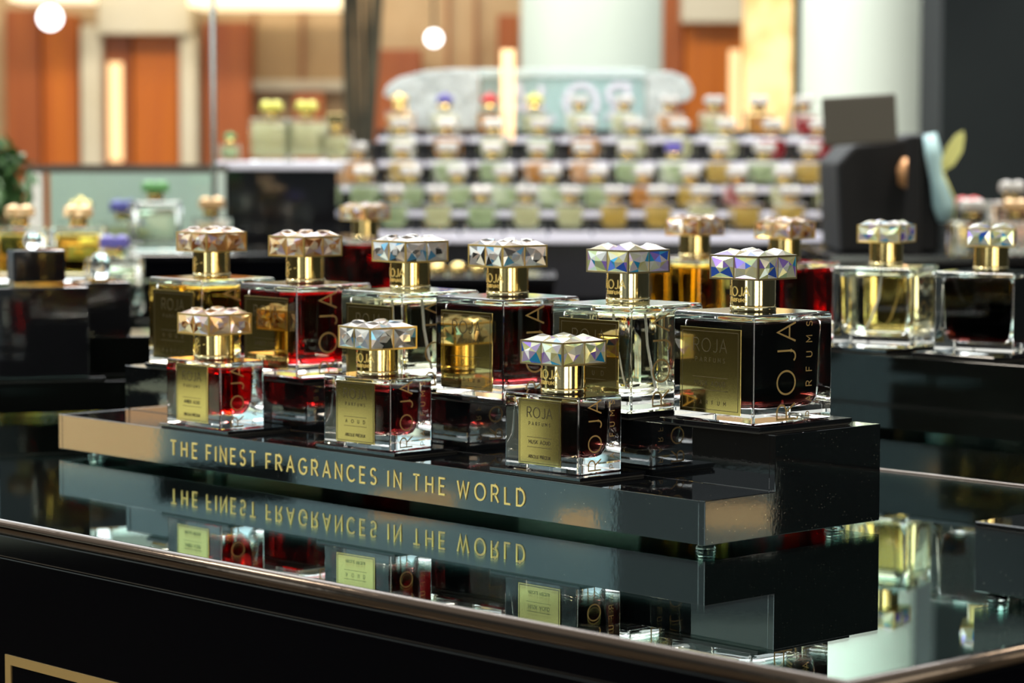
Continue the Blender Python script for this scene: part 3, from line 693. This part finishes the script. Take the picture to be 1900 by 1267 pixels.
zc2 = cabinet('tall_cabinet', 240, 630, 4.0, 470, .34, 'black cabinet between the glass case and the tiered display')
far_flacon('tall', 'pale', 'green', hall(hx(288, 4.1), 4.1, zc2), VA+.3, 'pale straw flacon standing by itself before the glass case', None).scale = (1, 1, 1)
far_flacon('crystal', 'copper', 'amber', hall(hx(392, 4.1), 4.1, zc2), VA+.2, 'small copper flacon with amber stopper before the glass case', None)
zc3 = cabinet('rear_plinth', 640, 1027, 3.78, 512, .18, 'black box plinth in the gap between rear riser and tiered display')
for k in range(7):
    px = 660+k*38; bm = bmesh.new(); lathe(bm, [(.009, 0), (.011, .002), (.011, .012), (.007, .016), (.003, .017)], 20)
    o = link('gold_cap', bm, gold, None, loc=hall(hx(px, 3.85), 3.85, zc3)); tag(o, 'small gold stopper lying in a row on the black box plinth', 'stopper', 'gold stoppers on the box plinth')
# glass case
d = 4.4
root = empty('glass_case', hall(hx(222, d), d), VA); tag(root, 'glass display case with dark metal rim at the left', 'display case')
X = lambda px: hx(px, d)-hx(222, d)
for (a, b, y0, y1) in ((52, 392, .0, .006), (52, 392, .214, .22)):
    bm = bmesh.new(); box(bm, X(a), X(b), y0, y1, hz(480, d), hz(322, d)); link('glass_pane', bm, pb('pale_teal_panel', (.42, .50, .45), .4) if y0 > .1 else glass_green, root)
bm = bmesh.new(); box(bm, X(48), X(396), -.006, .006, hz(322, d), hz(308, d)); box(bm, X(48), X(396), .214, .226, hz(322, d), hz(308, d)); link('metal_rim', bm, grey_matte, root)
bm = bmesh.new(); box(bm, X(48), X(396), -.006, .226, 0, hz(480, d)); link('case_base', bm, lacquer, root)
bm = bmesh.new(); box(bm, X(55), X(78), -.008, .02, hz(480, d), hz(322, d)); link('corner_post', bm, white_paint, root)
for px, kind, lq, cp, lab in ((130, 'bow', 'pale', 'gold', 'small pale flacon with gold flower stopper inside the glass case'), (212, 'crystal', 'pale', 'violet', 'small pale flacon with violet stopper inside the glass case')):
    far_flacon(kind, lq, cp, hall(hx(px, d), d+.11, hz(480, d)), VA, lab, None).scale = (1.15,)*3
for px, cc, lab in ((65, 'white', 'white jar on the glass case rim beside the plant'), (110, 'red', 'red jar standing on the glass case'), (140, 'yellow', 'yellow-green jar standing on the glass case')):
    pass
bm = bmesh.new(); lathe(bm, [(.0045, 0), (.0045, 2.6)], 16); o = link('steel_post', bm, steel, None, loc=hall(hx(397, 4.3), 4.3, 0)); tag(o, 'slender upright steel post beside the glass case', 'post')

# plant
root = empty('potted_plant', hall(hx(-22, 4.1), 4.1), VA); tag(root, 'dark green leafy plant at the far left behind the flacons', 'plant')
bm = bmesh.new(); lathe(bm, [(.10, 0), (.13, .02), (.15, .62), (.14, .63), (.02, .62)], 28); link('pot', bm, black_matte, root)
bm = bmesh.new(); tube(bm, [(0, 0, .6), (.01, 0, .8), (0, .01, 1.02)], [.014, .011, .007], 8); link('stem', bm, pb('stem', (.10, .08, .03), .8), root)
bm = bmesh.new(); r5 = random.Random(9)
for k in range(520):
    v = Vector((r5.gauss(0, 1), r5.gauss(0, 1), r5.gauss(0, 1))).normalized()*r5.uniform(.02, .10); c = Vector((0, 0, 1.10))+v*Vector((1, 1, 1.1)) if False else Vector((v.x*.75, v.y*.75, 1.125+v.z*.9))
    R3 = Matrix.Rotation(r5.uniform(0, 6.3), 3, 'Z') @ Matrix.Rotation(r5.uniform(-1.2, 1.2), 3, 'X')
    l_ = r5.uniform(.014, .026); q = [bm.verts.new(c+R3 @ Vector(p)) for p in ((0, -l_, 0), (l_*.35, 0, .002), (0, l_, -.003), (-l_*.35, 0, .002))]; bm.faces.new(q)
lf = link('foliage', bm, pb('leaf_green', (.045, .12, .03), .5), root)

# ------------------------------------------------------------------ right-hand side: till, screen, more flacons
d = 3.9
root = empty('monitor', hall(hx(1690, d), d), VA-.25); tag(root, 'dark grey flat monitor seen from behind above the black till', 'monitor')
bm = bmesh.new(); box(bm, -.058, .050, -.006, .006, hz(262, d), hz(172, d), bev=.003, M=Matrix.Rotation(-.06, 4, 'Y')); link('screen_back', bm, grey_matte, root)
zc4 = hz(250, d)
bm = bmesh.new(); prism(bm, [(-.010, hz(470, d)), (.012, hz(470, d)), (.010, hz(262, d)+.01), (-.008, hz(262, d)+.01)], .006, .020, 'y', 0, .002); link('stand', bm, black_matte, root)
root = empty('till', hall(hx(1650, 4.05), 4.05), VA); tag(root, 'bulky black cash till with sloping top beside the white shelves', 'till')
X = lambda px: hx(px, 4.05)-hx(1650, 4.05); Zp = lambda py: hz(py, 4.05)
bm = bmesh.new(); prism(bm, [(X(1556), hz(470, 3.95)), (X(1740), hz(470, 3.95)), (X(1738), Zp(300)), (X(1716), Zp(243)), (X(1640), Zp(258)), (X(1580), Zp(266)), (X(1548), Zp(300))], -.02, .22, 'y', 0, .006); link('body', bm, black_matte, root)
bm = bmesh.new(); tube(bm, [(X(1716), -.03, Zp(246)), (X(1724), -.032, Zp(285)), (X(1731), -.034, Zp(330)), (X(1742), -.034, Zp(375)), (X(1748), -.03, Zp(405))], [.010, .013, .011, .016, .012], 12); link('curved_bracket', bm, pb('bracket_reflection_teal', (.36, .55, .58), .3), root)  # bluish reflection on a glossy curved edge, put into the colour
bm = bmesh.new(); lathe(bm, [(.001, -.02), (.012, -.014), (.014, .010), (.006, .026)], 16, cx=X(1674), cy=-.03); bmesh.ops.translate(bm, verts=bm.verts[:], vec=(0, 0, Zp(322))); link('copper_stopper', bm, pb('copper_tone', (.55, .28, .12), .35, .4), root)
d = 4.0
zc5 = cabinet('side_cabinet', 1545, 2050, 3.95, 470, .55, 'black cabinet carrying the till and amber flacons at the right')
for k, (px, dd, lq, cp, kind) in enumerate(((1802, 3.99, 'golden', 'white', 'crystal'), (1882, 4.0, 'copper', 'amber', 'crystal'), (1970, 4.0, 'copper', 'yellow', 'tall'), (1795, 4.17, 'pale', 'red', 'crystal'), (1876, 4.17, 'copper', 'white', 'tall'), (1975, 4.18, 'red', 'white', 'tall'))):
    far_flacon(kind, lq, cp, hall(hx(px, dd), dd, zc5), VA+rnd.uniform(-.08, .08), '%s flacon with %s stopper right of the black till, %s' % (lq, cp, ['front row near end', 'front row middle', 'front row far end', 'back row near end', 'back row middle', 'back row far end'][k]), 'flacons right of the till')
bm = bmesh.new(); c = hall(hx(1765, 3.9), 3.9, hz(278, 3.9))
for s_ in (1,):
    ptl = [(0, -.034, 0), (.010, -.018, .002), (.012, .006, .003), (.006, .026, .001), (0, .034, 0), (-.008, .022, .001), (-.012, 0, .003), (-.009, -.02, .002)]
    M = Matrix.Rotation(.45, 4, 'Y') @ Matrix.Rotation(math.pi/2, 4, 'X')
    A = [bm.verts.new(M @ Vector(p)) for p in ptl]; B = [bm.verts.new(M @ Vector((p[0], p[1], p[2]-.002))) for p in ptl]
    bm.faces.new(A); bm.faces.new(list(reversed(B)))
    for i in range(8): bm.faces.new((A[i], B[i], B[(i+1) % 8], A[(i+1) % 8]))
    tube(bm, [tuple(M @ Vector((0, -.033, -.001))), (.004, 0, -.07), (.002, .002, -(c.z-zc5))], .0015, 6)
o = link('yellow_leaf', bm, pb('yellow_leaf_mat', (.55, .55, .18), .5), None, loc=c, rz=VA); tag(o, 'single pale yellow leaf on a thin stem beside the till', 'leaf')

# ------------------------------------------------------------------ the hall: floor, facade, columns
def stone(name, c0, c1, scale, rough=.5):
    m, n, l = nm(name); b = n['Principled BSDF']; b.inputs['Roughness'].default_value = rough
    t = n.new('ShaderNodeTexCoord'); no = n.new('ShaderNodeTexNoise'); no.inputs['Scale'].default_value = scale; no.inputs['Detail'].default_value = 4
    r = n.new('ShaderNodeValToRGB'); r.color_ramp.elements[0].color = (*c0, 1); r.color_ramp.elements[1].color = (*c1, 1); r.color_ramp.elements[0].position = .35; r.color_ramp.elements[1].position = .65
    l.new(t.outputs['Object'], no.inputs['Vector']); l.new(no.outputs[0], r.inputs[0]); l.new(r.outputs[0], b.inputs['Base Color']); return m
def wood(name, c0, c1):
    m, n, l = nm(name); b = n['Principled BSDF']; b.inputs['Roughness'].default_value = .35
    t = n.new('ShaderNodeTexCoord'); mp = n.new('ShaderNodeMapping'); mp.inputs['Scale'].default_value = (9, 9, .6)
    no = n.new('ShaderNodeTexNoise'); no.inputs['Scale'].default_value = 1.3; no.inputs['Detail'].default_value = 3
    r = n.new('ShaderNodeValToRGB'); r.color_ramp.elements[0].color = (*c0, 1); r.color_ramp.elements[1].color = (*c1, 1); r.color_ramp.elements[0].position = .3; r.color_ramp.elements[1].position = .7
    l.new(t.outputs['Object'], mp.inputs[0]); l.new(mp.outputs[0], no.inputs['Vector']); l.new(no.outputs[0], r.inputs[0]); l.new(r.outputs[0], b.inputs['Base Color']); return m
tan = stone('tan_stone', (.50, .33, .17), (.62, .45, .26), 2.0)
cream = stone('cream_stone', (.66, .60, .46), (.74, .70, .58), 1.5)
wood_o = wood('orange_wood', (.46, .105, .008), (.62, .175, .015))
wood_d = wood('brown_wood', (.30, .07, .018), (.42, .12, .028))
teal_pl = stone('pale_teal_plaster', (.56, .68, .66), (.62, .73, .71), 1.0)
bluegrey = stone('blue_grey_wall', (.10, .14, .15), (.16, .21, .22), .6)
darkwall = stone('near_black_wall', (.004, .007, .008), (.012, .017, .017), 1.2, .95)
def struct(name, bm, m, loc=(0, 0, 0), rz=None): o = link(name, bm, m, None, loc=loc, rz=rz); tag(o, kind='structure'); return o
bm = bmesh.new(); box(bm, -20, 20, -14, 20, -.1, 0); struct('floor', bm, stone('hall_floor', (.20, .17, .13), (.30, .26, .20), .8, .2), hall(0, 4), VA)
FD = 14.0
H0 = hall(0, 0)
def slab(name, px0, px1, y0, y1, d, th, m, label=None, cat=None, group=None, kind='structure'):
    bm = bmesh.new(); box(bm, hx(px0, d), hx(px1, d), d, d+th, max(hz(y1, d), 0), hz(y0, d), bev=.01 if th > .05 else 0)
    o = link(name, bm, m, None, loc=H0, rz=VA)
    if label: tag(o, label, cat, group)
    else: tag(o, kind=kind)
    return o
bm = bmesh.new(); box(bm, hx(-900, FD+.3), hx(3200, FD+.3), FD+.3, FD+.6, 0, 2.6); struct('wall_back', bm, tan, H0, VA)
bm = bmesh.new(); box(bm, hx(-900, FD+.3), hx(3200, FD+.3), FD+.25, FD+.6, 2.6, 6.5); struct('wall_upper', bm, bluegrey, H0, VA)
G1 = 'wooden panels of the shop front'
P = 'panel'
slab('wood_panel', 12, 78, 20, 700, FD, .2, wood_d, 'brown wooden panel at the far left of the shop front', P, G1)
slab('wood_panel', 81, 148, 30, 700, FD, .2, wood_o, 'orange wooden panel beside the first pale pilaster', P, G1)
slab('trim_1', 152, 190, 50, 700, FD-.1, .25, cream)
slab('wood_panel', 195, 245, 66, 700, FD, .2, wood_d, 'narrow brown wooden panel beneath the cream block', P, G1)
slab('wood_panel', 248, 334, 66, 700, FD, .2, wood_o, 'wide orange wooden panel beneath the cream block', P, G1)
slab('trim_2', 184, 356, -60, 66, FD-.15, .4, cream)
slab('trim_3', 335, 366, 66, 700, FD-.1, .25, cream)
slab('wood_panel', 377, 465, 42, 700, FD, .2, wood_d, 'red-brown wooden panel right of the steel post', P, G1)
slab('wood_panel', 690, 782, 92, 700, FD, .2, wood_d, 'red-brown wooden panel behind the twisted trunk', P, G1)
slab('wood_panel', 545, 600, 175, 700, FD, .2, wood_d, 'low brown panel over the tall colourless flacons', P, G1)
slab('wood_panel', 922, 962, 28, 700, FD, .2, wood_d, 'narrow brown panel beside the pale teal column', P, G1)
slab('wood_panel', 1226, 1266, -100, 700, FD, .2, wood_d, 'brown wooden panel right of the pale teal column', P, G1)
slab('wood_panel', 1269, 1375, 42, 700, FD-.05, .2, wood_o, 'wide orange-brown panel right of the sign', P, G1)
slab('trim_4', 1262, 1376, -100, 42, FD-.2, .3, cream)
for k, (a, b) in enumerate(((470, 474), (560, 563), (640, 644), (828, 832), (880, 884))): slab('trim_%d' % (5+k), a, b, -40, 300, FD+.25, .06, wood_d)
slab('trim_10', 465, 640, 150, 170, FD+.2, .1, cream)
# round columns
def column(name, px0, px1, d, m, label=None):
    bm = bmesh.new(); r = (hx(px1, d)-hx(px0, d))/2; lathe(bm, [(r*1.15, 0), (r*1.15, .25), (r, .3), (r, 6.0)], 48)
    o = link(name, bm, m, None, loc=hall((hx(px0, d)+hx(px1, d))/2, d)); tag(o, label, 'column'); return o
column('round_column', 965, 1226, 11.0, teal_pl, 'thick pale teal column rising behind the glass sign')
column('round_column', 1482, 1742, 8.6, stone('pale_cream_plaster', (.66, .70, .58), (.72, .75, .64), 1.0), 'thick pale cream column beside the dark wall')
# dark wall at the right, upper bright panel, warm shop window
bm = bmesh.new(); box(bm, hx(1742, 7.5), hx(3400, 7.5), 7.5, 7.9, 0, 4.5); struct('wall_right', bm, darkwall, H0, VA)
def lit(name, col, e): return pb(name, col, .5, emit=col, es=e)
warm = lit('warm_shop_light', (1, .70, .30), .9)
_n, _l = warm.node_tree.nodes, warm.node_tree.links
_t = _n.new('ShaderNodeTexCoord'); _v = _n.new('ShaderNodeTexNoise'); _v.inputs['Scale'].default_value = 6; _v.inputs['Detail'].default_value = 2
_r = _n.new('ShaderNodeValToRGB'); _r.color_ramp.elements[0].position = .38; _r.color_ramp.elements[0].color = (.50, .25, .07, 1); _r.color_ramp.elements[1].position = .62; _r.color_ramp.elements[1].color = (1.0, .80, .40, 1)
_l.new(_t.outputs['Object'], _v.inputs['Vector']); _l.new(_v.outputs[0], _r.inputs[0]); _l.new(_r.outputs[0], _n['Principled BSDF'].inputs['Emission Color'])
slab('window_1', 1376, 1472, -80, 700, FD-.05, .05, warm)
slab('wood_panel', 1470, 1482, -100, 700, 12.5, .1, black_matte, 'dark upright post left of the cream column', P, 'dark posts')
slab('window_10', 150, 520, -165, -105, FD-.2, .04, lit('teal_daylit_panel', (.42, .74, .68), 1.2))
slab('window_11', 245, 272, -290, -250, FD-.2, .04, lit('daylit_panel_b', (.66, .84, .88), 1.4)); slab('window_12', 274, 300, -290, -268, FD-.2, .04, lit('daylit_panel_c', (.66, .84, .88), 1.4))
slab('window_2', 155, 243, -290, -185, FD-.2, .04, lit('daylit_panel', (.62, .86, .86), 1.4))
slab('light_cove', 352, 640, -30, 14, FD-.5, .5, lit('cove_light', (1, .84, .52), 1.5), 'glowing cream light cove over the shop front', 'light')
slab('light_cove', 20, 160, -60, 4, FD-.5, .4, lit('cove_light_b', (1, .86, .6), 1.2), 'short glowing cove at the top left', 'light')
GS = 'tall slim golden wall lamps'
for px0, px1, a, b, lab in ((203, 227, 118, 300, 'tall slim glowing lamp in front of the orange panels at left'), (928, 954, 92, 290, 'tall slim glowing lamp left of the pale teal column'), (1351, 1370, 92, 245, 'tall slim glowing lamp right of the sign'), (748, 768, 172, 235, 'short slim glowing lamp behind the crystal wing')):
    slab('wall_lamp' if px0 != 928 else 'slim_lamp', px0, px1, a, b if px0 != 928 else 265, FD-1.2 if px0 != 928 else 5.345, .05 if px0 != 928 else .02, lit('lamp_glow', (1, .66, .34), .85), lab, 'lamp', GS).location.z = 0
for px, py, r, lab in ((93, 33, .05, 'round white globe lamp at the top left'), (805, 71, .034, 'round white globe lamp near the twisted trunk')):
    root = empty('globe_lamp', at(px, py, 12.0)); tag(root, lab, 'lamp', 'white globe lamps')
    bm = bmesh.new(); bmesh.ops.create_uvsphere(bm, u_segments=24, v_segments=16, radius=r); link('globe', bm, lit('globe_glow_%d' % px, (.95, .97, 1), 6), root, True)
    bm = bmesh.new(); lathe(bm, [(.006, r*.9), (.006, 3.5)], 8); link('cord', bm, black_matte, root)
# twisted trunk
bm = bmesh.new(); d = 9.0; A = []
for k in range(26):
    t = k/25; A.append(t)
for s_, ph, r0 in ((-1, 0, .021), (1, 1.7, .020), (-.55, 3.1, .012), (.5, 4.4, .012)):
    tube(bm, [(s_*(.010+.072*t*t*1.1)+.012*math.sin(9*t+ph), .03*math.sin(5*t+ph), t*2.6) for t in A], [r0*(1.15-.3*t) for t in A], 10)
o = link('twisted_trunk', bm, stone('bark', (.05, .045, .03), (.12, .10, .06), 6, .8), None, loc=hall(hx(672, d), d)); tag(o, 'dark twisted tree trunk forking upward in the hall', 'tree'); o.rotation_euler.z = VA

# ------------------------------------------------------------------ the hall behind and beside the camera (walls, plus panels added to show in the polished surfaces)
def wallbox(name, c, w, z0, z1, face, m):
    """upright wall piece centred at c, facing the point face"""
    dx, dy = face[0]-c[0], face[1]-c[1]; rz = math.atan2(dy, dx)-math.pi/2
    bm = bmesh.new(); box(bm, -w/2, w/2, -.15, 0, z0, z1); return struct(name, bm, m, (c[0], c[1], 0), rz)
def env_wall(name, az, L, t0, t1, z0, z1, m, th=.1, c=(-.3, 0)):
    """upright piece at distance L from the display in compass direction az (radians), spanning t0..t1 sideways"""
    n_ = Vector((math.cos(az), math.sin(az), 0)); e = Vector((-n_.y, n_.x, 0))
    bm = bmesh.new(); box(bm, L, L+th, t0, t1, z0, z1); return struct(name, bm, m, (c[0], c[1], 0), az)
A1 = math.atan2(-.683, -.73); A2 = math.atan2(.683, .73)
olive = stone('dark_olive_wall', (.016, .015, .010), (.028, .024, .015), 1.0, .9)
env_wall('wall_left', A1, 3.62, -5, 5, 0, 1.38, olive)
env_wall('added_glow_3', A1, 3.5, -1.3, .31, 1.15, 1.62, lit('daylit_hall_glazing', (.46, .65, .74), 1.25))  # unseen glowing panel added to tint the reflection in the riser front
env_wall('added_glow_4', A1, 3.5, -.85, .26, .44, .655, lit('dim_low_glazing', (.60, .72, .60), .40))  # low glowing panel added to brighten the small label plates
env_wall('added_glow_9', A1, 3.6, -4.5, 4.5, 1.70, 3.4, lit('pale_glow', (.55, .64, .64), .7))  # upper glowing panel, likewise added for reflections
env_wall('trim_11', A1, 3.46, -.90, -.60, 1.24, 1.338, lit('warm_lamp_panel', (1, .60, .30), 4.6), .03)  # unseen warm panel added for the tan patch reflected at the riser's left
env_wall('trim_15', A1, 3.46, -.60, -.33, 1.345, 1.42, darkwall, .03)  # dark board added to darken part of the riser's mirror image
env_wall('added_glow_13', A1, 3.52, -.85, -.10, .655, .70, lit('dim_glow_b', (.62, .70, .52), .42))  # added glow that extends the low panel upward for the label plates
env_wall('trim_12', A1, 3.46, -.17, -.01, 1.40, 1.455, lit('warm_glow_b', (1, .62, .34), 2.6), .03)  # warm panel added for the tan blob midway along the riser front
env_wall('trim_13', A1, 3.46, .20, .27, 1.44, 1.485, lit('warm_glow_c', (1, .60, .32), 4), .03)  # warm panel added for the small tan blob further right
env_wall('wall_right_side', A2, 3.62, -4.0, 4.2, 0, 2.2, darkwall)
env_wall('added_glow_5', A2, 3.5, -.35, .172, 1.30, 1.46, lit('grey_glow', (.62, .60, .55), .45))  # dim glowing panel added to grey the riser's right face
env_wall('trim_14', A2, 3.46, .04, .160, 1.365, 1.405, lit('warm_glow_d', (1, .60, .32), 2.4), .03)  # warm panel added for the tan blob on the riser's right face
env_wall('added_glow_6', math.radians(-28), 5.0, -.75, .75, .5, 3.3, lit('bright_hall_glazing', (1, .97, .86), 4.0))  # unseen tall panel added to put bright stripes on the gold collars
env_wall('added_glow_7', math.radians(-5), 5.0, -.55, .55, .5, 3.3, lit('bright_glow_b', (1, .92, .76), 2.5))  # second tall panel added for the collar stripes
env_wall('added_glow_8', math.radians(-80), 5.5, -.5, .5, .5, 3.3, lit('bright_glow_c', (.85, .95, 1), 2.2))  # further glowing panel added for the polished metal
